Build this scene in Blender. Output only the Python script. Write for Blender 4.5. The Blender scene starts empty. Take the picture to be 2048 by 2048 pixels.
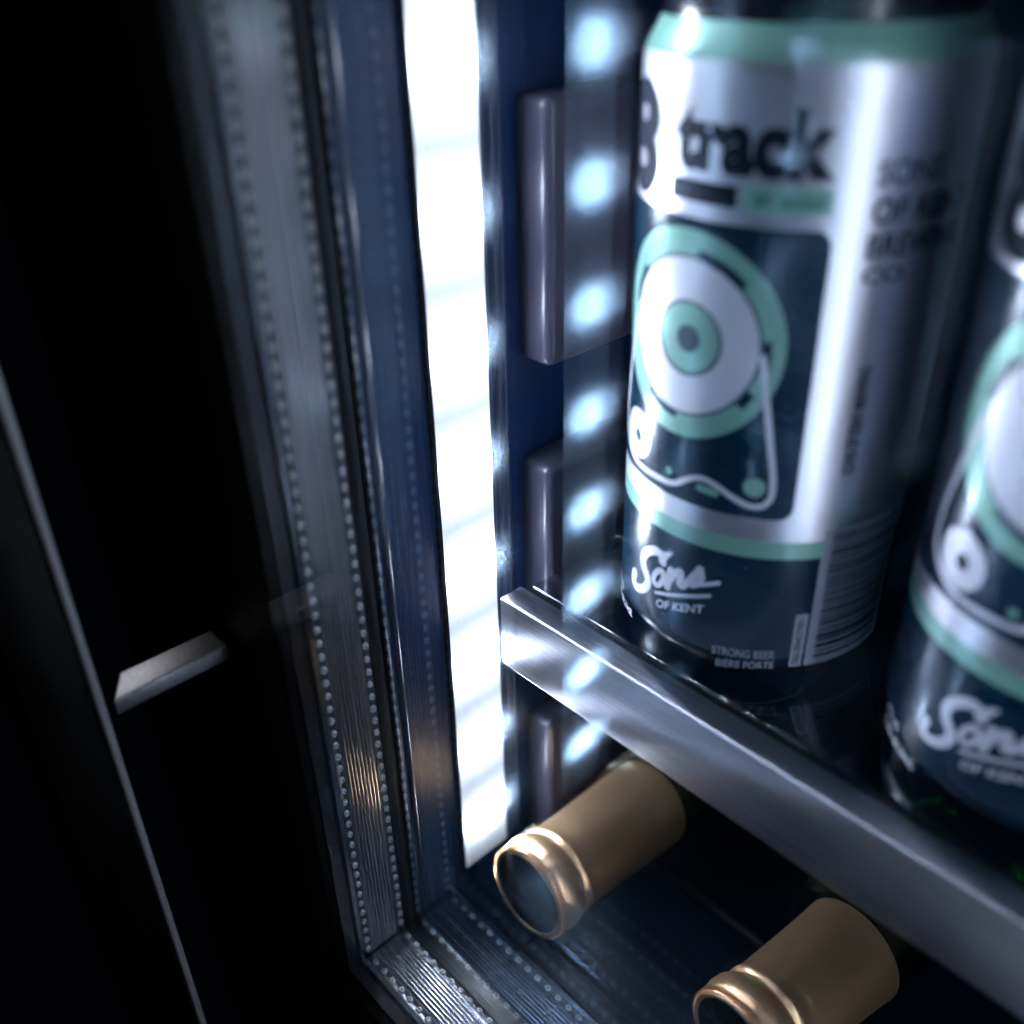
import bpy, bmesh, math, random
from mathutils import Vector, Matrix
random.seed(4)
R_ = math.radians
scene = bpy.context.scene
col = scene.collection

# ------------------------------------------------------------------ camera
cam_data = bpy.data.cameras.new('camera')
cam = bpy.data.objects.new('camera', cam_data)
col.objects.link(cam)
scene.camera = cam
cam_data.sensor_width = 36.0
cam_data.lens = 1949.65 / 2048 * 36
cam_data.clip_start = 0.01
cam_data.clip_end = 20
# rows: picture right, picture up, backwards, as world directions
right = Vector((0.6812, 0.7317, -0.0237)); down = Vector((0.3656, -0.3680, -0.8549)); fwd = Vector((-0.6342, 0.5737, -0.5183))
m = Matrix((right, -down, -fwd)).transposed().to_4x4()
cam.matrix_world = m
cam_data.dof.use_dof = True
cam_data.dof.focus_distance = 0.263
cam_data.dof.aperture_fstop = 5.4
cam_data.dof.aperture_blades = 0

# ------------------------------------------------------------------ world, lamps, exposure
world = bpy.data.worlds.new('World'); scene.world = world; world.use_nodes = True
world.node_tree.nodes['Background'].inputs[0].default_value = (0.02, 0.035, 0.08, 1)
world.node_tree.nodes['Background'].inputs[1].default_value = 0.008

def area_lamp(name, loc, target, size, power, colour):
    d = bpy.data.lights.new(name, 'AREA'); d.shape = 'DISK'; d.size = size; d.energy = power; d.color = colour
    o = bpy.data.objects.new(name, d); col.objects.link(o); o.location = loc
    o.rotation_euler = (Vector(target) - Vector(loc)).to_track_quat('-Z', 'Y').to_euler()
    return o
area_lamp('front_fill', (0.75, -0.55, 0.9), (-0.15, 0.1, -0.15), 0.30, 0.95, (0.86, 0.9, 1.0))  # added fill light from the camera side, lifts the handle and trim

area_lamp('standoff_fill', (-0.90, 0.30, 0.42), (-0.19, 0.06, -0.15), 0.60, 0.9, (0.95, 0.95, 1.0))  # added light, placed to shine off the standoff's top towards the camera

scene.view_settings.view_transform = 'Standard'
scene.view_settings.look = 'None'
scene.view_settings.exposure = 0.75
scene.view_settings.gamma = 1.0
cy = scene.cycles
cy.use_denoising = True
cy.use_adaptive_sampling = False
cy.max_bounces = 14; cy.glossy_bounces = 8; cy.diffuse_bounces = 4; cy.transmission_bounces = 8; cy.transparent_max_bounces = 24
cy.caustics_reflective = True; cy.caustics_refractive = False
cy.sample_clamp_indirect = 40; cy.sample_clamp_direct = 0
cy.blur_glossy = 1.0

# ------------------------------------------------------------------ materials
def new_mat(name):
    mt = bpy.data.materials.new(name); mt.use_nodes = True
    nt = mt.node_tree; nt.nodes.clear()
    out = nt.nodes.new('ShaderNodeOutputMaterial')
    return mt, nt, out

def principled(name, base, rough=0.5, metal=0.0, coat=0.0, spec=0.5, aniso=0.0, noise=None, bump=None, rough_var=None, tint=None):
    mt, nt, out = new_mat(name)
    p = nt.nodes.new('ShaderNodeBsdfPrincipled')
    nt.links.new(p.outputs[0], out.inputs[0])
    p.inputs['Base Color'].default_value = (*base, 1)
    p.inputs['Roughness'].default_value = rough
    p.inputs['Metallic'].default_value = metal
    p.inputs['Coat Weight'].default_value = coat
    p.inputs['Coat Roughness'].default_value = 0.08
    p.inputs['Specular IOR Level'].default_value = spec
    p.inputs['Anisotropic'].default_value = aniso
    tc = nt.nodes.new('ShaderNodeTexCoord')
    def noise_node(scale, vec, detail=4):
        mp = nt.nodes.new('ShaderNodeMapping'); mp.inputs['Scale'].default_value = vec
        n = nt.nodes.new('ShaderNodeTexNoise'); n.inputs['Scale'].default_value = scale; n.inputs['Detail'].default_value = detail
        nt.links.new(tc.outputs['Object'], mp.inputs[0]); nt.links.new(mp.outputs[0], n.inputs['Vector'])
        return n
    if noise:      # (scale, vec, amount) colour variation
        n = noise_node(noise[0], noise[1])
        r = nt.nodes.new('ShaderNodeMapRange'); r.inputs['To Min'].default_value = 1 - noise[2]; r.inputs['To Max'].default_value = 1 + noise[2]
        r.inputs['From Min'].default_value = 0.25; r.inputs['From Max'].default_value = 0.75
        mx = nt.nodes.new('ShaderNodeVectorMath'); mx.operation = 'SCALE'; mx.inputs[0].default_value = base
        nt.links.new(n.outputs[0], r.inputs[0]); nt.links.new(r.outputs[0], mx.inputs['Scale']); nt.links.new(mx.outputs[0], p.inputs['Base Color'])
    if rough_var:
        n = noise_node(rough_var[0], rough_var[1])
        r = nt.nodes.new('ShaderNodeMapRange'); r.inputs['To Min'].default_value = max(0.02, rough - rough_var[2]); r.inputs['To Max'].default_value = rough + rough_var[2]
        r.inputs['From Min'].default_value = 0.3; r.inputs['From Max'].default_value = 0.7
        nt.links.new(n.outputs[0], r.inputs[0]); nt.links.new(r.outputs[0], p.inputs['Roughness'])
    if bump:       # (scale, vec, strength, distance)
        n = noise_node(bump[0], bump[1])
        b = nt.nodes.new('ShaderNodeBump'); b.inputs['Strength'].default_value = bump[2]; b.inputs['Distance'].default_value = bump[3]
        nt.links.new(n.outputs[0], b.inputs['Height']); nt.links.new(b.outputs[0], p.inputs['Normal'])
    return mt

M = {}
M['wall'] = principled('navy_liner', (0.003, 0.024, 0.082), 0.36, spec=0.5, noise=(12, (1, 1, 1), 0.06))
M['liner_shaded'] = principled('shaded_liner', (0.0012, 0.004, 0.012), 0.45, spec=0.3)  # darker copy of the navy liner, shade put into its colour
M['rib'] = principled('rack_support_plastic', (0.045, 0.045, 0.07), 0.30, spec=0.5, bump=(1500, (1, 1, 1), 0.15, 0.0002))
M['black'] = principled('black_gloss_frame', (0.0012, 0.0012, 0.0014), 0.35, spec=0.25, rough_var=(60, (1, 1, 1), 0.08))
M['matte'] = principled('matte_housing', (0.003, 0.004, 0.008), 0.85, spec=0.1)
M['rubber'] = principled('black_seal', (0.002, 0.003, 0.006), 0.3, spec=0.4)
M['gasket'] = principled('navy_gasket', (0.008, 0.014, 0.035), 0.22, spec=0.6)
M['spacer'] = principled('milled_aluminium_spacer', (0.44, 0.445, 0.48), 0.20, metal=1.0, noise=(40, (1, 1, 1), 0.04), rough_var=(30, (1, 1, 1), 0.03))
M['lip'] = principled('dark_anodised_lip', (0.16, 0.15, 0.15), 0.24, metal=1.0, rough_var=(60, (1, 1, 0.3), 0.05), noise=(60, (1, 1, 0.3), 0.2))
M['dimple'] = principled('bead_glint_white', (0.97, 0.97, 1.0), 0.26, metal=0.1)  # near-white colour stands in for the LED glint on each bead
M['groove'] = principled('spacer_groove_shade', (0.24, 0.245, 0.27), 0.34, metal=1.0)  # same aluminium coloured darker, painting the shade inside the grooves
M['hole'] = principled('hole_dark', (0.003, 0.003, 0.004), 0.8)
M['steel'] = principled('brushed_steel', (0.56, 0.56, 0.62), 0.40, metal=1.0, aniso=0.92, noise=(1500, (0.015, 1, 1), 0.22), bump=(4200, (0.01, 1, 1), 0.05, 0.00006))
_nt = M['steel'].node_tree; _tg = _nt.nodes.new('ShaderNodeTangent'); _tg.direction_type = 'RADIAL'; _tg.axis = 'X'
_p = [n for n in _nt.nodes if n.type == 'BSDF_PRINCIPLED'][0]; _nt.links.new(_tg.outputs[0], _p.inputs['Tangent']); _p.inputs['Anisotropic Rotation'].default_value = 0.25
M['edge_pale'] = principled('handle_highlight_pale', (0.80, 0.80, 0.84), 0.38, metal=0.3, rough_var=(1200, (1, 1, 1), 0.1), bump=(2500, (1, 1, 0.3), 0.3, 0.0002))  # pale colour painting the bright highlight along the handle's edge
M['steel_satin'] = principled('satin_standoff_steel', (0.72, 0.72, 0.76), 0.46, metal=1.0, noise=(900, (1, 1, 1), 0.15))
M['silver'] = principled('can_silver', (0.76, 0.76, 0.83), 0.35, metal=0.90, rough_var=(20, (1, 1, 1), 0.02))
M['navy'] = principled('can_navy_ink', (0.0002, 0.024, 0.052), 0.25, metal=0.15, coat=0.1, spec=0.4)
M['green'] = principled('can_mint_ink', (0.25, 0.50, 0.42), 0.34, metal=0.25, coat=0.3)
M['white'] = principled('can_white_ink', (0.70, 0.71, 0.80), 0.4, metal=0.2, coat=0.2)
M['title'] = principled('can_title_ink', (0.001, 0.008, 0.020), 0.6, spec=0.15)
M['hub'] = principled('can_slate_ink', (0.03, 0.06, 0.10), 0.4)
M['darkgreen'] = principled('can_dark_lettering', (0.02, 0.09, 0.08), 0.4)
M['barpanel'] = principled('can_barcode_panel', (0.38, 0.41, 0.5), 0.5)
M['cap_black'] = principled('black_can_lid', (0.004, 0.006, 0.014), 0.22, spec=0.6)
M['gold'] = principled('gold_capsule_foil', (1.0, 0.64, 0.36), 0.33, metal=0.88, bump=(4500, (1, 1, 1), 0.22, 0.00012), noise=(500, (1, 1, 1), 0.05))
M['foil_end'] = principled('capsule_end_shade', (0.003, 0.003, 0.005), 0.7, spec=0.2)  # near black stands in for the unlit end of the capsule
M['rack'] = principled('black_wire', (0.001, 0.001, 0.002), 0.6, spec=0.2)

def glass_coat(name, refl_f0, refl_f90, tint_t, tint_r, rough=0.0):
    """see-through sheet: transparent + mirror-like coat, more at grazing"""
    mt, nt, out = new_mat(name)
    t = nt.nodes.new('ShaderNodeBsdfTransparent'); t.inputs[0].default_value = (*tint_t, 1)
    g = nt.nodes.new('ShaderNodeBsdfGlossy'); g.inputs['Color'].default_value = (*tint_r, 1); g.inputs['Roughness'].default_value = rough
    lw = nt.nodes.new('ShaderNodeLayerWeight'); lw.inputs[0].default_value = 0.5
    pw = nt.nodes.new('ShaderNodeMath'); pw.operation = 'POWER'; pw.inputs[1].default_value = 3.0
    mr = nt.nodes.new('ShaderNodeMapRange'); mr.inputs['To Min'].default_value = refl_f0; mr.inputs['To Max'].default_value = refl_f90
    nt.links.new(lw.outputs['Facing'], pw.inputs[0]); nt.links.new(pw.outputs[0], mr.inputs[0])
    mx = nt.nodes.new('ShaderNodeMixShader')
    nt.links.new(mr.outputs[0], mx.inputs[0]); nt.links.new(t.outputs[0], mx.inputs[1]); nt.links.new(g.outputs[0], mx.inputs[2])
    nt.links.new(mx.outputs[0], out.inputs[0])
    return mt
M['glass_plain'] = glass_coat('window_glass', 0.025, 0.45, (0.985, 0.99, 1.0), (1, 1, 1))
M['glass_lowe'] = glass_coat('low_e_coated_glass', 0.10, 0.50, (0.95, 0.97, 1.0), (0.90, 0.97, 1.0))
M['glass_lowe_blue'] = glass_coat('blue_low_e_coated_glass', 0.20, 0.90, (0.90, 0.95, 1.0), (0.60, 0.82, 1.0))
M['smoked'] = glass_coat('smoked_shelf_glass', 0.12, 0.7, (0.80, 0.84, 0.88), (0.9, 0.95, 1.0))

def green_glass():
    mt, nt, out = new_mat('green_bottle_glass')
    g = nt.nodes.new('ShaderNodeBsdfGlass'); g.inputs['Color'].default_value = (0.10, 0.62, 0.18, 1); g.inputs['Roughness'].default_value = 0.02; g.inputs['IOR'].default_value = 1.5
    nt.links.new(g.outputs[0], out.inputs[0]); return mt
M['bottle'] = green_glass()

LED_Z0, LED_P = -0.0251, 0.0322
def led_mat(name, yc, power=1.0):
    """diffuser glowing over a row of diodes"""
    mt, nt, out = new_mat(name)
    N = nt.nodes; L = nt.links
    tc = N.new('ShaderNodeTexCoord'); sp = N.new('ShaderNodeSeparateXYZ'); L.new(tc.outputs['Object'], sp.inputs[0])
    def math_(op, a, b=None, c=None):
        n = N.new('ShaderNodeMath'); n.operation = op
        for i, v in enumerate((a, b, c)):
            if v is None: continue
            if isinstance(v, (int, float)): n.inputs[i].default_value = v
            else: L.new(v, n.inputs[i])
        return n.outputs[0]
    z = sp.outputs['Z']; y = sp.outputs['Y']
    k = math_('DIVIDE', math_('SUBTRACT', z, LED_Z0), LED_P)
    k = math_('ROUND', k)
    k = math_('MAXIMUM', k, -7.0)                       # last diode near the foot of the strip
    dz = math_('SUBTRACT', math_('SUBTRACT', z, LED_Z0), math_('MULTIPLY', k, LED_P))
    dy = math_('SUBTRACT', y, yc)
    def gauss(sz, sy, amp):
        a = math_('POWER', math_('DIVIDE', math_('ABSOLUTE', dz), sz), 2.0); b = math_('POWER', math_('DIVIDE', math_('ABSOLUTE', dy), sy), 2.0)
        e = math_('EXPONENT', math_('MULTIPLY', math_('ADD', a, b), -1.0))
        return math_('MULTIPLY', e, amp)
    s = math_('ADD', math_('ADD', gauss(0.0045, 0.0051, 140.0), gauss(0.0105, 0.03, 2.6)), 0.92)
    fade = N.new('ShaderNodeMapRange'); fade.interpolation_type = 'SMOOTHSTEP'; L.new(z, fade.inputs[0])
    for k_, v_ in (('From Min', -0.2740), ('From Max', -0.2550), ('To Min', 0.35), ('To Max', 1.0)): fade.inputs[k_].default_value = v_
    s = math_('MULTIPLY', s, fade.outputs[0])
    em = N.new('ShaderNodeEmission'); em.inputs[0].default_value = (0.84, 0.90, 1.0, 1)
    L.new(math_('MULTIPLY', s, power), em.inputs[1]); L.new(em.outputs[0], out.inputs[0])
    return mt

# ------------------------------------------------------------------ helpers
def link_mesh(name, bm, mats, parent=None, smooth=False):
    me = bpy.data.meshes.new(name); bm.to_mesh(me); bm.free()
    if not isinstance(mats, (list, tuple)): mats = [mats]
    for x in mats: me.materials.append(x)
    if smooth:
        for p in me.polygons: p.use_smooth = True
    o = bpy.data.objects.new(name, me); col.objects.link(o)
    if parent: o.parent = parent
    return o

def box_bm(x0, x1, y0, y1, z0, z1, bevel=0.0, seg=3, bm=None):
    bm2 = bmesh.new()
    bmesh.ops.create_cube(bm2, size=1)
    for v in bm2.verts:
        v.co = Vector((x0 + (v.co.x + .5) * (x1 - x0), y0 + (v.co.y + .5) * (y1 - y0), z0 + (v.co.z + .5) * (z1 - z0)))
    if bevel:
        bmesh.ops.bevel(bm2, geom=list(bm2.edges), offset=bevel, segments=seg, profile=0.5, affect='EDGES')
    if bm is None: return bm2
    me = bpy.data.meshes.new('tmp'); bm2.to_mesh(me); bm2.free(); bm.from_mesh(me); bpy.data.meshes.remove(me)
    return bm

def box(name, b, mat, parent=None, bevel=0.0, seg=3):
    return link_mesh(name, box_bm(*b, bevel=bevel, seg=seg), mat, parent, smooth=bevel > 0)

def auto_smooth(o, ang=35):
    me = o.data
    for p in me.polygons: p.use_smooth = True
    bm = bmesh.new(); bm.from_mesh(me)
    for e in bm.edges:
        if len(e.link_faces) == 2 and e.calc_face_angle(0) > R_(ang): e.smooth = False
    bm.to_mesh(me); bm.free()
    return o

def lathe_bm(prof, n=128, matidx=None, closed_ends=True):
    """prof: list of (r, h); axis +Z"""
    bm = bmesh.new(); rings = []
    for r, h in prof:
        if r < 1e-7: rings.append([bm.verts.new((0, 0, h))])
        else: rings.append([bm.verts.new((r * math.cos(2 * math.pi * i / n), r * math.sin(2 * math.pi * i / n), h)) for i in range(n)])
    for k in range(len(rings) - 1):
        a, b = rings[k], rings[k + 1]
        mi = matidx[k] if matidx else 0
        for i in range(n):
            j = (i + 1) % n
            if len(a) == 1 and len(b) == 1: continue
            if len(a) == 1: f = bm.faces.new((a[0], b[j], b[i]))
            elif len(b) == 1: f = bm.faces.new((a[i], a[j], b[0]))
            else: f = bm.faces.new((a[i], a[j], b[j], b[i]))
            f.material_index = mi
    bm.normal_update()
    return bm

def empty(name, label, cat, loc=(0, 0, 0), group=None):
    o = bpy.data.objects.new(name, None); col.objects.link(o); o.location = loc
    o.empty_display_size = 0.01
    o['label'] = label; o['category'] = cat
    if group: o['group'] = group
    return o

def copy_tree(o, parent=None):
    c = o.copy(); col.objects.link(c); c.parent = parent
    for ch in [x for x in bpy.data.objects if x.parent == o]: copy_tree(ch, c)
    return c

# ------------------------------------------------------------------ measures of the place (metres, lens at the origin)
XW = -0.175          # left liner wall
XR = 0.050           # right liner wall
XS, ZS = -0.165, -0.2625   # spacer faces
GF0, GF1 = 0.0766, 0.0798  # outer pane
GR0, GR1 = 0.1025, 0.1055  # inner pane
CY = 0.1085                # front edge of the cavity
S0, S1 = 0.0845, 0.1003    # spacer from/to
ZTOP = 0.10
XREND = 0.075

# ------------------------------------------------------------------ the cabinet
fridge = empty('beverage_fridge', 'dark navy beverage fridge interior lit by a white strip, rack supports down its side wall', 'fridge', (XW, 0.12, -0.34))
FO = Vector(fridge.location)
def fpart(o, parent=None):
    o.parent = parent or fridge
    if parent is None: o.matrix_parent_inverse = Matrix.Translation(-FO)
    return o
fpart(box('side_wall', (XW - 0.02, XW, CY, 0.55, -0.34, ZTOP), M['wall']))
fpart(box('side_wall', (XR, XR + 0.02, CY, 0.55, -0.34, ZTOP), M['liner_shaded']))
fpart(box('rear_wall', (XW, XR, 0.55, 0.57, -0.34, ZTOP), M['liner_shaded']))
fpart(box('floor_panel', (XW, XR, CY, 0.55, -0.36, -0.3401), M['liner_shaded']))

# LED strips set in the side walls
def led_strip(side):
    x = XW if side < 0 else XR
    yc = 0.1410 if side < 0 else 0.1190
    hs = box('led_strip', (x - 0.001 if side < 0 else x - 0.0012, x + 0.0012 if side < 0 else x + 0.001, yc - 0.0100, yc + 0.0100, -0.2712, ZTOP - 0.001), M['matte'])
    fpart(hs)
    xa, xb = (x + 0.0013, x + 0.0017) if side < 0 else (x - 0.0017, x - 0.0013)
    bm = box_bm(xa, xb, yc - 0.0088, yc + 0.0090, -0.2700, ZTOP - 0.002)
    cuts = [LED_Z0 + k * LED_P + e for k in range(-8, 5) for e in (-0.0085, 0.0085)]
    for z in cuts:      # one emitting panel per diode
        if -0.269 < z < ZTOP - 0.004: bmesh.ops.bisect_plane(bm, geom=list(bm.verts) + list(bm.edges) + list(bm.faces), plane_co=(0, 0, z), plane_no=(0, 0, 1))
    d = link_mesh('diffuser', bm, led_mat('lit_diffuser', yc, 1.0 if side < 0 else 0.32))
    d.parent = hs
led_strip(-1); led_strip(1)

# vertical ridge beside the strip
def ridge(y0, y1, h):
    fpart(box('wall_ridge', (XW + 0.00005, XW + h, y0, y1, -0.335, ZTOP - 0.001), M['wall'], bevel=min(h, y1 - y0) * 0.45))
ridge(0.1535, 0.1552, 0.0014); ridge(0.1565, 0.1576, 0.0008)

# rack supports: rounded blocks one above another
def support(z0, z1, side):
    xa, xb = (XW + 0.0001, XW + 0.0105) if side < 0 else (XR - 0.0105, XR - 0.0001)
    o = box('rack_support', (xa - (0.004 if side < 0 else 0), xb + (0.004 if side > 0 else 0), 0.1628, 0.2010, z0, z1), M['rib'], bevel=0.0024, seg=5)
    fpart(o)
for k in range(-1, 3):
    zt = -0.0335 - 0.0935 * k
    support(zt - 0.0645, zt, -1); support(zt - 0.0645, zt, 1)

# ------------------------------------------------------------------ the door
door = empty('fridge_door', 'black framed double glazed fridge door with perforated metal spacer between its panes', 'door', (XS - 0.05, 0.078, -0.40))
DO = Vector(door.location)
def dpart(o, parent=None):
    if parent is None:
        o.parent = door; o.matrix_parent_inverse = Matrix.Translation(-DO)
    else: o.parent = parent
    return o
def pane(name, y0, y1, faces):
    """glass sheet; faces: material index for (front, back, rim)"""
    bm = box_bm(XS - 0.004, XREND, y0, y1, ZS - 0.004, ZTOP)
    for f in bm.faces:
        f.material_index = 0 if f.normal.y < -0.5 else (1 if f.normal.y > 0.5 else 2)
    o = link_mesh(name, bm, faces)
    return dpart(o)
pane('glass_pane', GF0, GF1, [M['glass_plain'], M['glass_lowe'], M['rubber']])
pane('glass_pane', GR0, GR1, [M['glass_lowe_blue'], M['glass_plain'], M['rubber']])

# spacer profile across the gap: two shallow grooves for the punched rows, fine ribs between
ROWS = (0.0871, 0.0993)
def spacer_profile():
    pts = []; n = 320
    for i in range(n + 1):
        y = S0 + (S1 - S0) * i / n
        h = 0.0
        for r in ROWS:
            d = abs(y - r)
            if d < 0.0011: h -= 0.00032 * (0.5 + 0.5 * math.cos(math.pi * d / 0.0011))
        if 0.0888 < y < 0.0977:
            ph = (y - 0.0888) / (0.0977 - 0.0888)
            w = math.cos(ph * 8 * 2 * math.pi)
            h -= 0.00007 * w - 0.00005
            if w > 0.5: h -= 0.00014
        pts.append((y, h))
    pts = [(S0, -0.004)] + pts + [(S1, -0.004)]
    return pts
PROF = spacer_profile()
def extrude_profile(fn, t0, t1, segs=1):
    bm = bmesh.new(); cols = []
    for s in range(segs + 1):
        t = t0 + (t1 - t0) * s / segs
        cols.append([bm.verts.new(fn(y, h, t)) for y, h in PROF])
    for a, b in zip(cols, cols[1:]):
        for i in range(len(PROF) - 1):
            f = bm.faces.new((a[i], b[i], b[i + 1], a[i + 1]))
            ym = (PROF[i][0] + PROF[i + 1][0]) / 2
            pm = (ym - 0.0888) / (0.0977 - 0.0888)
            if min(abs(ym - r) for r in ROWS) < 0.00125 or (0 < pm < 1 and math.cos(pm * 8 * 2 * math.pi) > 0.5): f.material_index = 1
    bm.normal_update(); return bm
def spacer_pair(dy, tag_):
    a = extrude_profile(lambda y, h, t: (XS + h, y + dy, t), ZTOP, ZS + 0.0002)
    v = dpart(auto_smooth(link_mesh('spacer_bar', a, [M['spacer'], M['groove']]), 50)); v['label'] = 'upright perforated aluminium spacer bar' + tag_
    a = extrude_profile(lambda y, h, t: (t, y + dy, ZS + h), XS + 0.0002, XREND)
    h = dpart(auto_smooth(link_mesh('spacer_bar', a, [M['spacer'], M['groove']]), 50)); h['label'] = 'lower perforated aluminium spacer bar' + tag_
    return v, h
sv, sh = spacer_pair(0.0, '')

def dimples(name, frames, parent):
    """frames: (centre, normal, tangent); a punched cup with a dark hole"""
    prof = [(0.00108, -0.00030), (0.00102, 0.0), (0.00086, 0.00028), (0.00058, 0.00042), (0.00034, 0.00045), (0.00027, 0.00028), (0.0, 0.00020)]
    bm = bmesh.new(); n = 14
    for c, nor, tan in frames:
        bi = nor.cross(tan); rings = []
        sc = random.uniform(0.92, 1.06)
        for r, h in prof:
            if r == 0: rings.append([bm.verts.new(c + nor * h)])
            else: rings.append([bm.verts.new(c + (tan * math.cos(2 * math.pi * i / n) * 0.86 + bi * math.sin(2 * math.pi * i / n) * 1.0) * r * sc + nor * h) for i in range(n)])
        for k in range(len(rings) - 1):
            a, b = rings[k], rings[k + 1]
            for i in range(n):
                j = (i + 1) % n
                f = bm.faces.new((a[i], a[j], b[j], b[i])) if len(b) > 1 else bm.faces.new((a[i], a[j], b[0]))
                f.material_index = 1 if k >= len(rings) - 2 else 0
                f.smooth = True
    o = link_mesh(name, bm, [M['dimple'], M['hole']]); o['kind'] = 'stuff'
    o.parent = parent
    return o
PITCH = 0.00411
for dy, va, ha in ((0.0, sv, sh),):
    fr = []
    for row in ROWS:
        z = ZS + 0.0028 + random.uniform(0, 0.001)
        while z < 0.06:
            fr.append((Vector((XS, row + dy + random.uniform(-8e-5, 8e-5), z + random.uniform(-8e-5, 8e-5))), Vector((1, 0, 0)), Vector((0, 1, 0)))); z += PITCH
    dimples('perforations', fr, va)
    fr = []
    for row in ROWS:
        x = XS + 0.0028 + random.uniform(0, 0.001)
        while x < XREND:
            fr.append((Vector((x + random.uniform(-8e-5, 8e-5), row + dy + random.uniform(-8e-5, 8e-5), ZS)), Vector((0, 0, 1)), Vector((0, 1, 0)))); x += PITCH
    dimples('perforations', fr, ha)

dpart(box('corner_joint', (XS - 0.0002, XS + 0.00042, 0.0884, 0.0982, ZS - 0.0002, ZS + 0.00042), M['rubber']))

# sealant lines either side of the spacer, outer lip
def L_strip(name, y0, y1, off, mat, parent=None, bev=0.0, th=0.004):
    a = dpart(box(name, (XS - th, XS + off, y0, y1, ZS - th, ZTOP), mat, bevel=bev))
    b = dpart(box(name, (XS + off + 0.00005, XREND, y0, y1, ZS - th, ZS + off), mat, bevel=bev))
    return a, b
L_strip('sealant', 0.08325, 0.08445, 0.0001, M['rubber'])
L_strip('sealant', 0.10035, 0.10245, 0.0006, M['rubber'])
L_strip('edge_lip', 0.0799, 0.0832, 0.0002, M['lip'])

# outer frame: stile, rail
dpart(box('door_stile', (XS - 0.110, XS - 0.0005, 0.0763, 0.1070, -0.42, ZTOP), M['black'], bevel=0.0012))
dpart(box('door_rail', (XS - 0.0004, XREND, 0.0763, 0.1070, -0.42, ZS - 0.0006), M['black'], bevel=0.0012))
# magnetic gasket behind the inner pane
def bead(name, x, y, r, z0, z1, mat):
    bm = lathe_bm([(r, z0), (r, z1)], 20)
    o = link_mesh(name, bm, mat, smooth=True); o.data.transform(Matrix.Translation((x, y, 0))); return dpart(o)
bead('gasket', XS + 0.0006, 0.1078, 0.0010, ZS, ZTOP, M['gasket'])

# handle: upright bar carried by a standoff
hb = dpart(box('handle', (-0.2060, -0.1870, 0.0270, 0.0415, -0.42, ZTOP), M['black'], bevel=0.0011, seg=4))
he = box('edge_highlight', (-0.2060, -0.1869, 0.0416, 0.0434, -0.42, ZTOP), M['edge_pale'], bevel=0.0007, seg=4); he.parent = hb  # pale strip built in place of the highlight on the bar's edge
def standoff():
    bm = bmesh.new(); zt, zb = -0.1500, -0.1545
    q = [(-0.1960, 0.0505), (-0.1872, 0.0452), (-0.1872, 0.0740), (-0.1956, 0.0740)]
    a = [bm.verts.new((x, y, zb)) for x, y in q]; b = [bm.verts.new((x, y, zt)) for x, y in q]
    bm.faces.new(b); bm.faces.new(a[::-1])
    for k in range(4): bm.faces.new((a[k], a[(k + 1) % 4], b[(k + 1) % 4], b[k]))
    bmesh.ops.bevel(bm, geom=list(bm.edges), offset=0.0005, segments=3, profile=0.5, affect='EDGES')
    o = link_mesh('standoff', bm, M['steel_satin'], smooth=True); o.parent = hb
standoff()

# ------------------------------------------------------------------ shelf with steel trim
shelf = empty('drink_shelf', 'smoked shelf with brushed stainless steel front trim, under the two beer cans', 'shelf', (-0.1608, 0.14, -0.179))
SO = Vector(shelf.location)
def spart(o):
    o.parent = shelf; o.matrix_parent_inverse = Matrix.Translation(-SO); return o
tr = spart(box('trim', (-0.1608, XR - 0.0012, 0.1400, 0.1481, -0.1790, -0.1560), M['steel'], bevel=0.0008, seg=3))
spart(box('front_gasket', (-0.1600, XR - 0.0112, 0.14815, 0.1515, -0.1660, -0.1583), M['rubber']))
spart(box('glass_plate', (-0.1600, XR - 0.0112, 0.1517, 0.42, -0.1622, -0.1577), M['smoked'], bevel=0.0004, seg=2))

# ------------------------------------------------------------------ beer cans
CR = 33.0
def flat_to_can(name, bm, mat, parent, off):
    """bm in millimetres: x = arc length, y = height; wrapped round the can"""
    xs = [v.co.x for v in bm.verts]; x0, x1 = min(xs), max(xs)
    n = int((x1 - x0) / 1.4) + 1
    for i in range(1, n):
        c = x0 + (x1 - x0) * i / n
        bmesh.ops.bisect_plane(bm, geom=list(bm.verts) + list(bm.edges) + list(bm.faces), plane_co=(c, 0, 0), plane_no=(1, 0, 0), dist=1e-5)
    for v in bm.verts:
        s, h = v.co.x, v.co.y; th = s / CR; r = CR + off
        v.co = Vector((r * math.cos(th), r * math.sin(th), h)) * 0.001
    o = link_mesh(name, bm, mat, parent, smooth=True)
    return o

def curve_bm(cu):
    o = bpy.data.objects.new('tmp', cu); col.objects.link(o)
    dg = bpy.context.evaluated_depsgraph_get(); dg.update()
    me = bpy.data.meshes.new_from_object(o.evaluated_get(dg))
    bm = bmesh.new(); bm.from_mesh(me)
    bpy.data.objects.remove(o); bpy.data.curves.remove(cu); bpy.data.meshes.remove(me)
    bmesh.ops.remove_doubles(bm, verts=bm.verts, dist=1e-4)
    return bm

def loops_bm(loops):
    cu = bpy.data.curves.new('tmp', 'CURVE'); cu.dimensions = '2D'; cu.fill_mode = 'BOTH'
    for lp in loops:
        sp = cu.splines.new('POLY'); sp.points.add(len(lp) - 1); sp.use_cyclic_u = True
        for p, (x, y) in zip(sp.points, lp): p.co = (x, y, 0, 1)
    bm = curve_bm(cu)
    for f in bm.faces:
        if f.normal.z < 0: f.normal_flip()
    return bm

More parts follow.
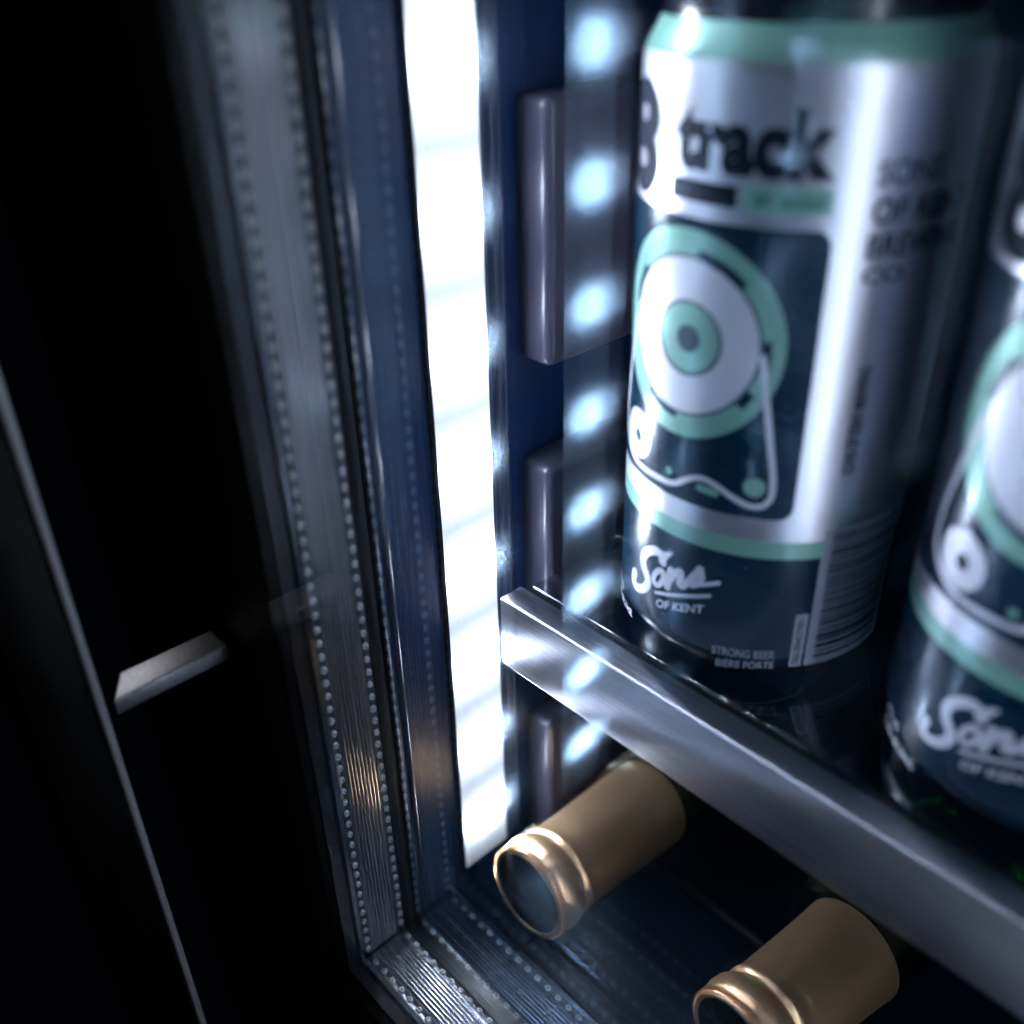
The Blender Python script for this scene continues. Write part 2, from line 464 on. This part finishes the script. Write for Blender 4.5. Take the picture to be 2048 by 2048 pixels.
def text_bm(txt, box_, bold=0.0, shear=0.0, rot=0.0, spacing=1.0):
    """text fitted into box (s0, s1, h0, h1); rot in degrees before fitting"""
    cu = bpy.data.curves.new('tmp', 'FONT'); cu.body = txt; cu.size = 10; cu.offset = bold; cu.shear = shear; cu.space_character = spacing
    cu.fill_mode = 'FRONT'; cu.resolution_u = 5
    bm = curve_bm(cu)
    if rot: bmesh.ops.rotate(bm, verts=bm.verts, cent=(0, 0, 0), matrix=Matrix.Rotation(R_(rot), 3, 'Z'))
    xs = [v.co.x for v in bm.verts]; ys = [v.co.y for v in bm.verts]
    x0, x1, y0, y1 = min(xs), max(xs), min(ys), max(ys)
    for v in bm.verts:
        v.co.x = box_[0] + (v.co.x - x0) / (x1 - x0) * (box_[1] - box_[0])
        v.co.y = box_[2] + (v.co.y - y0) / (y1 - y0) * (box_[3] - box_[2]); v.co.z = 0
    return bm

def stroke(pts, w, closed=False, taper=None):
    """polyline -> list of outline loops (smoothed)"""
    P = [Vector(p) for p in pts]
    for _ in range(2):
        Q = []
        n = len(P)
        rng = range(n if closed else n - 1)
        if not closed: Q.append(P[0])
        for i in rng:
            a, b = P[i], P[(i + 1) % n]; Q += [a * 0.75 + b * 0.25, a * 0.25 + b * 0.75]
        if not closed: Q.append(P[-1])
        P = Q
    n = len(P); A = []; B = []
    for i, p in enumerate(P):
        a = P[(i - 1) % n] if closed or i > 0 else p; b = P[(i + 1) % n] if closed or i < n - 1 else p
        t = (b - a); t.normalize(); nn = Vector((-t.y, t.x))
        A.append(p + nn * w / 2); B.append(p - nn * w / 2)
    bm = bmesh.new()
    va = [bm.verts.new((q.x, q.y, 0)) for q in A]; vb = [bm.verts.new((q.x, q.y, 0)) for q in B]
    for i in range(n if closed else n - 1):
        j = (i + 1) % n
        bm.faces.new((va[i], vb[i], vb[j], va[j]))
    if not closed:      # round ends
        for p, t in ((P[0], P[0] - P[1]), (P[-1], P[-1] - P[-2])):
            t.normalize(); ang = math.atan2(t.y, t.x)
            c = bm.verts.new((p.x, p.y, 0)); arc = [bm.verts.new((p.x + w / 2 * math.cos(ang - math.pi / 2 + math.pi * k / 8), p.y + w / 2 * math.sin(ang - math.pi / 2 + math.pi * k / 8), 0)) for k in range(9)]
            for k in range(8): bm.faces.new((c, arc[k], arc[k + 1]))
    bmesh.ops.remove_doubles(bm, verts=bm.verts, dist=1e-4)
    bm.normal_update()
    for f in bm.faces:
        if f.normal.z < 0: f.normal_flip()
    return bm

def merge(bms):
    out = bmesh.new()
    for b in bms:
        me = bpy.data.meshes.new('tmp'); b.to_mesh(me); b.free(); out.from_mesh(me); bpy.data.meshes.remove(me)
    return out

def rect(s0, s1, h0, h1, r=0.0, n=8):
    if r <= 0: return [(s0, h0), (s1, h0), (s1, h1), (s0, h1)]
    pts = []
    for cx, cy_, a0 in ((s1 - r, h0 + r, -90), (s1 - r, h1 - r, 0), (s0 + r, h1 - r, 90), (s0 + r, h0 + r, 180)):
        for k in range(n + 1):
            a = R_(a0 + 90 * k / n); pts.append((cx + r * math.cos(a), cy_ + r * math.sin(a)))
    return pts
def circ(cx, cy_, r, n=64): return [(cx + r * math.cos(2 * math.pi * k / n), cy_ + r * math.sin(2 * math.pi * k / n)) for k in range(n)]
def arcband(cx, cy_, r0, r1, a0, a1, n=16):
    o = [(cx + r1 * math.cos(R_(a0 + (a1 - a0) * k / n)), cy_ + r1 * math.sin(R_(a0 + (a1 - a0) * k / n))) for k in range(n + 1)]
    i = [(cx + r0 * math.cos(R_(a0 + (a1 - a0) * k / n)), cy_ + r0 * math.sin(R_(a0 + (a1 - a0) * k / n))) for k in range(n, -1, -1)]
    return o + i

def make_can(label):
    c = empty('beer_can', label, 'can', (-0.11297, 0.18488, -0.15768), 'beer cans on the shelf')
    prof = [(0.0, 4.0), (20.0, 3.5), (22.5, 0.6), (24.0, 0.0), (25.3, 0.7), (27.5, 2.6), (31.2, 6.2), (32.5, 8.2), (33.0, 11.0), (33.0, 37.6), (33.0, 42.0),
            (33.0, 70), (33.0, 100), (33.0, 130), (32.95, 134.0), (32.6, 136.2), (31.7, 138.3), (30.6, 140.2), (29.6, 142.0)]
    mi = [1, 0, 0, 1, 1, 1, 1, 1, 1, 2, 3, 3, 3, 3, 3, 2, 2, 2]
    bm = lathe_bm([(r / 1000, h / 1000) for r, h in prof], 160, mi)
    b = link_mesh('body', bm, [M['silver'], M['navy'], M['green'], M['silver']], c, smooth=True)
    prof = [(29.55, 142.0), (29.6, 142.6), (29.7, 146.5), (29.0, 148.5), (28.6, 151.0), (28.9, 154.0), (28.3, 156.6), (27.2, 157.2), (26.3, 156.4), (25.9, 152.5), (0.0, 152.3)]
    bm = lathe_bm([(r / 1000, h / 1000) for r, h in prof], 128)
    link_mesh('lid', bm, M['cap_black'], c, smooth=True)
    def D(name, bm_, mat, off): return flat_to_can(name, bm_, M[mat], c, off)
    # picture panel
    D('picture_panel', loops_bm([rect(-88, -26.4, 47.5, 108.7, 3.2)]), 'navy', 0.05)
    cx, ch = -53.2, 84.8
    D('reel_ring', loops_bm([circ(cx - 0.6, ch, 21.9)]), 'green', 0.09)
    D('reel_ring_slots', merge([loops_bm([arcband(cx, ch, 15.8, w, a, b_)]) for a, b_, w in ((46, 84, 18.3), (-14, 8, 18.6), (-42, -29, 18.8), (236, 268, 18.2), (140, 172, 18.4))]), 'navy', 0.13)
    D('reel_disc_outline', loops_bm([circ(cx, ch, 16.9)]), 'hub', 0.15)  # printed dark ring round the disc
    D('reel_disc', loops_bm([circ(cx, ch, 16.2), ]), 'white', 0.18)
    D('reel_core_rim', loops_bm([circ(cx + 0.8, ch, 8.0)]), 'hub', 0.21)
    D('reel_core', loops_bm([circ(cx + 0.9, ch + 0.2, 7.2)]), 'green', 0.24)
    D('reel_hub', loops_bm([circ(cx + 1.0, ch + 0.1, 2.9)]), 'hub', 0.27)
    tape = [(-70.5, 84), (-74.5, 70), (-76.4, 60), (-75.6, 54.2), (-70, 50.6), (-66.0, 49.9), (-57.5, 50.4), (-53.3, 50.6), (-50, 53.2), (-46.8, 54.9), (-43.4, 54.3), (-38.2, 51.4), (-34.3, 50.2), (-31.6, 51.6), (-30.9, 55.6), (-33.2, 67.7), (-36.2, 84.0)]
    D('tape_line', stroke(tape, 1.35), 'white', 0.27)
    D('roller', loops_bm([circ(-67.4, 57.3, 5.9), circ(-66.9, 57.0, 1.7, 24)]), 'white', 0.24)
    D('green_marks', merge([loops_bm([circ(-54.8, 53.5, 0.95, 20)]), stroke([(-46.6, 52.3), (-43.0, 51.9)], 1.8), loops_bm([circ(-34.9, 55.1, 2.3, 32)])]), 'green', 0.21)
    # title
    D('title_lettering', merge([text_bm('8', (-81.0, -64.2, 109.9, 131.6), bold=0.42),
                                text_bm('track', (-58.8, -27.4, 117.3, 129.6), bold=0.55, spacing=1.04)]), 'title', 0.06)
    D('dark_tab', loops_bm([rect(-59.4, -44.3, 111.7, 115.7)]), 'title', 0.06)
    D('green_tab', loops_bm([rect(-43.4, -27.3, 111.4, 116.0)]), 'green', 0.06)
    D('tab_lettering', merge([text_bm('an', (-41.2, -38.0, 112.7, 114.7), bold=0.2), text_bm('amber', (-36.2, -28.4, 112.6, 115.0), bold=0.2)]), 'darkgreen', 0.10)
    # brewery mark
    S = [(-54.9, 29.0), (-55.3, 30.5), (-57.0, 31.0), (-59.0, 30.1), (-61.1, 28.3), (-62.2, 25.9), (-61.6, 23.8), (-60.2, 22.3), (-59.3, 20.8), (-60.2, 18.6), (-62.3, 16.7), (-64.9, 15.9), (-66.4, 17.2), (-65.8, 19.6)]
    parts = [stroke(S, 2.35), loops_bm([[(-56.3, 28.4), (-54.9, 28.0), (-51.9, 33.1), (-54.0, 32.4), (-55.6, 31.0)]]),
             stroke([(-55.6, 26.4), (-57.4, 24.4), (-57.8, 22.2), (-56.7, 21.2), (-55.2, 22.4), (-54.3, 24.6), (-54.6, 26.4)], 1.45, closed=True),
             stroke([(-52.3, 28.0), (-52.8, 25.3), (-53.1, 22.9)], 2.0),
             stroke([(-53.0, 24.0), (-51.6, 26.9), (-50.3, 28.7), (-49.4, 28.9), (-49.4, 27.2), (-49.9, 25.4), (-48.8, 24.9), (-47.4, 27.0), (-45.9, 29.6), (-44.6, 31.6)], 1.75),
             stroke([(-44.9, 31.6), (-44.3, 30.4), (-44.2, 28.9), (-45.0, 27.4), (-46.4, 26.5)], 1.7),
             stroke([(-46.3, 26.4), (-43.9, 27.6), (-40.2, 29.3)], 1.1)]
    D('brewery_script', merge(parts), 'white', 0.06)
    def warp(bm_, s0, s1, slope):
        for v in bm_.verts: v.co.y += (v.co.x - s0) * slope
        return bm_
    D('underline', warp(loops_bm([rect(-57.1, -41.6, 18.6, 19.6, 0.3, 4)]), -57.1, -41.6, 0.40), 'white', 0.06)
    D('place_lettering', warp(text_bm('OF KENT', (-56.2, -43.0, 15.3, 17.7), bold=0.22), -56.2, -43.0, 0.34), 'white', 0.06)
    D('strength_lettering', merge([warp(text_bm('STRONG BEER', (-40.1, -25.8, 9.3, 11.6), bold=0.04), -40.1, -25.8, 0.05),
                                   warp(text_bm('BI\u00c8RE FORTE', (-38.9, -25.7, 5.9, 8.5), bold=0.04), -38.9, -25.7, 0.10)]), 'barpanel', 0.06)
    D('volume_lettering', merge([text_bm('473 mL', (-81.0, -73.2, 9.2, 11.4), bold=0.1), text_bm('5.2% alc./vol.', (-81.0, -65.9, 5.4, 7.9), bold=0.1)]), 'white', 0.06)
    # barcode
    D('barcode_panel', loops_bm([rect(-18.6, 6, 7.4, 44.6)]), 'barpanel', 0.06)
    bars = []; h = 9.4
    while h < 43:
        w = random.choice((0.33, 0.33, 0.66, 0.99)); bars.append(loops_bm([rect(-16.4, 4, h, min(h + w, 43.2))])); h += w + random.choice((0.33, 0.45, 0.66, 0.9))
    D('barcode_bars', merge(bars), 'navy', 0.09)
    D('number_panel', loops_bm([rect(-22.2, -19.3, 7.5, 22.5)]), 'barpanel', 0.06)
    D('number_lettering', text_bm('0862884029801', (-21.7, -19.9, 8.1, 21.6), bold=0.16, rot=90), 'navy', 0.09)
    # side lettering
    D('side_lettering', merge([text_bm('SONS', (-20.0, -6, 116.3, 120.8), bold=0.25), text_bm('OF KENT', (-20.0, 4, 109.6, 114.2), bold=0.25),
                               text_bm('BREWING', (-20.0, 4, 103.3, 107.8), bold=0.25), text_bm('CO.', (-20.0, -10, 98.6, 101.6), bold=0.25),
                               text_bm('SONS OF KENT BREWING', (-17.2, -14.4, 58, 82), bold=0.22, rot=90)]), 'navy', 0.06)
    return c
can1 = make_can('silver and navy beer can with mint tape reel picture, left on the shelf, facing us')
can2 = copy_tree(can1)
can2['label'] = 'second beer can at the right edge of the shelf, right of the fully visible can'
can2.location = (-0.0372, 0.1862, -0.15768)
can2.rotation_euler = (0, 0, R_(-2))

# ------------------------------------------------------------------ wine bottles lying on the rack
def make_bottle(label, tip, yaw, pitch, cap_len):
    b = empty('wine_bottle', label, 'bottle', tip, 'wine bottles on the rack')
    def along(bm): bm.transform(Matrix.Rotation(R_(-90), 4, 'X')); return bm      # +Z -> +Y
    mm = lambda pr: [(r / 1000, h / 1000) for r, h in pr]
    link_mesh('cap_disc', along(lathe_bm(mm([(0, 0.9), (9.5, 0.9), (10.2, 0.4), (12.7, 0.45)]), 72)), M['foil_end'], b, smooth=True)
    cap = [(12.6, 0.5), (13.0, 0.1), (13.7, 0.2), (14.25, 0.9), (14.5, 1.9), (14.42, 2.6), (14.7, 3.3), (15.1, 4.8), (15.25, 6.4), (15.1, 8.2), (14.7, 9.6), (14.1, 10.5), (13.6, 11.0), (13.5, 11.5),
           (13.8, 12.1), (14.25, 12.9), (14.3, 13.8), (14.05, 14.8), (13.95, 16.5), (14.0, 20), (14.3, 30), (14.8, 42), (15.2, cap_len - 0.5), (15.25, cap_len), (15.1, cap_len + 0.1)]
    bm = along(lathe_bm(mm(cap), 128))
    for v in bm.verts:      # hand-crimped foil: faint dents
        a = math.atan2(v.co.z, v.co.x); k = v.co.y * 1000
        if 1.5 < k < 17:
            d = 0.00008 * math.sin(a * 5 + k) + 0.00006 * math.sin(a * 11 - k * 1.7) + 0.00004 * math.sin(a * 17 + 2) + 0.00005 * max(0, math.sin(a * 31 + 0.4 * k)) ** 3
            f = 1 + d / 0.0145; v.co.x *= f; v.co.z *= f
    cp = link_mesh('capsule', bm, M['gold'], b, smooth=True)
    ticks = bmesh.new()
    for i in range(96):     # knurled edge round the tip
        a = 2 * math.pi * i / 96; c = Vector((math.cos(a), 0, math.sin(a))); t = Vector((-math.sin(a), 0, math.cos(a)))
        vs = []
        for dy in (0.0006, 0.0021):
            for rr, tt in ((0.01462, -0.00016), (0.01496, -0.00009), (0.01496, 0.00009), (0.01462, 0.00016)):
                vs.append(ticks.verts.new(c * rr + t * tt + Vector((0, dy, 0))))
        for q in ((0, 1, 5, 4), (1, 2, 6, 5), (2, 3, 7, 6), (0, 3, 2, 1), (4, 5, 6, 7)): ticks.faces.new([vs[k] for k in q])
    kn = link_mesh('knurling', ticks, M['gold'], cp); kn['kind'] = 'stuff'
    gl = [(14.9, cap_len + 0.05), (15.1, 66), (15.4, 82), (16.7, 93), (20.0, 104), (24.2, 115), (27.0, 126), (28.0, 138), (28.0, 245), (27.0, 250), (20, 251), (0, 248)]
    link_mesh('glass_body', along(lathe_bm(mm(gl), 96)), M['bottle'], b, smooth=True)
    b.rotation_euler = (R_(pitch), 0, R_(-yaw))
    return b
bt1 = make_bottle('gold capped wine bottle lying nearest the lit strip, neck towards the door', (-0.1401, 0.1282, -0.2487), -0.5, -5.2, 57.5)
bt2 = make_bottle('gold capped wine bottle at the lower right, darker capsule, cut off by the frame', (-0.0699, 0.1345, -0.2483), 6.8, -2.8, 48.5)

# rack: black rods under the bottles
rack = empty('wine_rack', 'black wire wine rack carrying the two lying wine bottles', 'rack', (0, 0.18, -0.29))
def rod(name, a, b, r, parent):
    a, b = Vector(a), Vector(b); d = b - a
    bm = lathe_bm([(0, 0), (r, 0), (r, d.length), (0, d.length)], 16)
    bm.transform(Matrix.Translation(a - Vector(parent.location)) @ d.to_track_quat('Z', 'Y').to_matrix().to_4x4())
    link_mesh(name, bm, M['rack'], parent, smooth=True)
rod('cross_rod', (XW + 0.001, 0.180, -0.2725), (XR - 0.001, 0.180, -0.2725), 0.0022, rack)
for y in (0.255, 0.34):
    rod('cross_rod', (XW + 0.001, y, -0.2895 - (y - 0.255) * 0.09), (XR - 0.001, y, -0.2895 - (y - 0.255) * 0.09), 0.0022, rack)
for x in (-0.150, 0.03):
    rod('runner', (x, 0.165, -0.3000), (x, 0.45, -0.3000), 0.0022, rack)
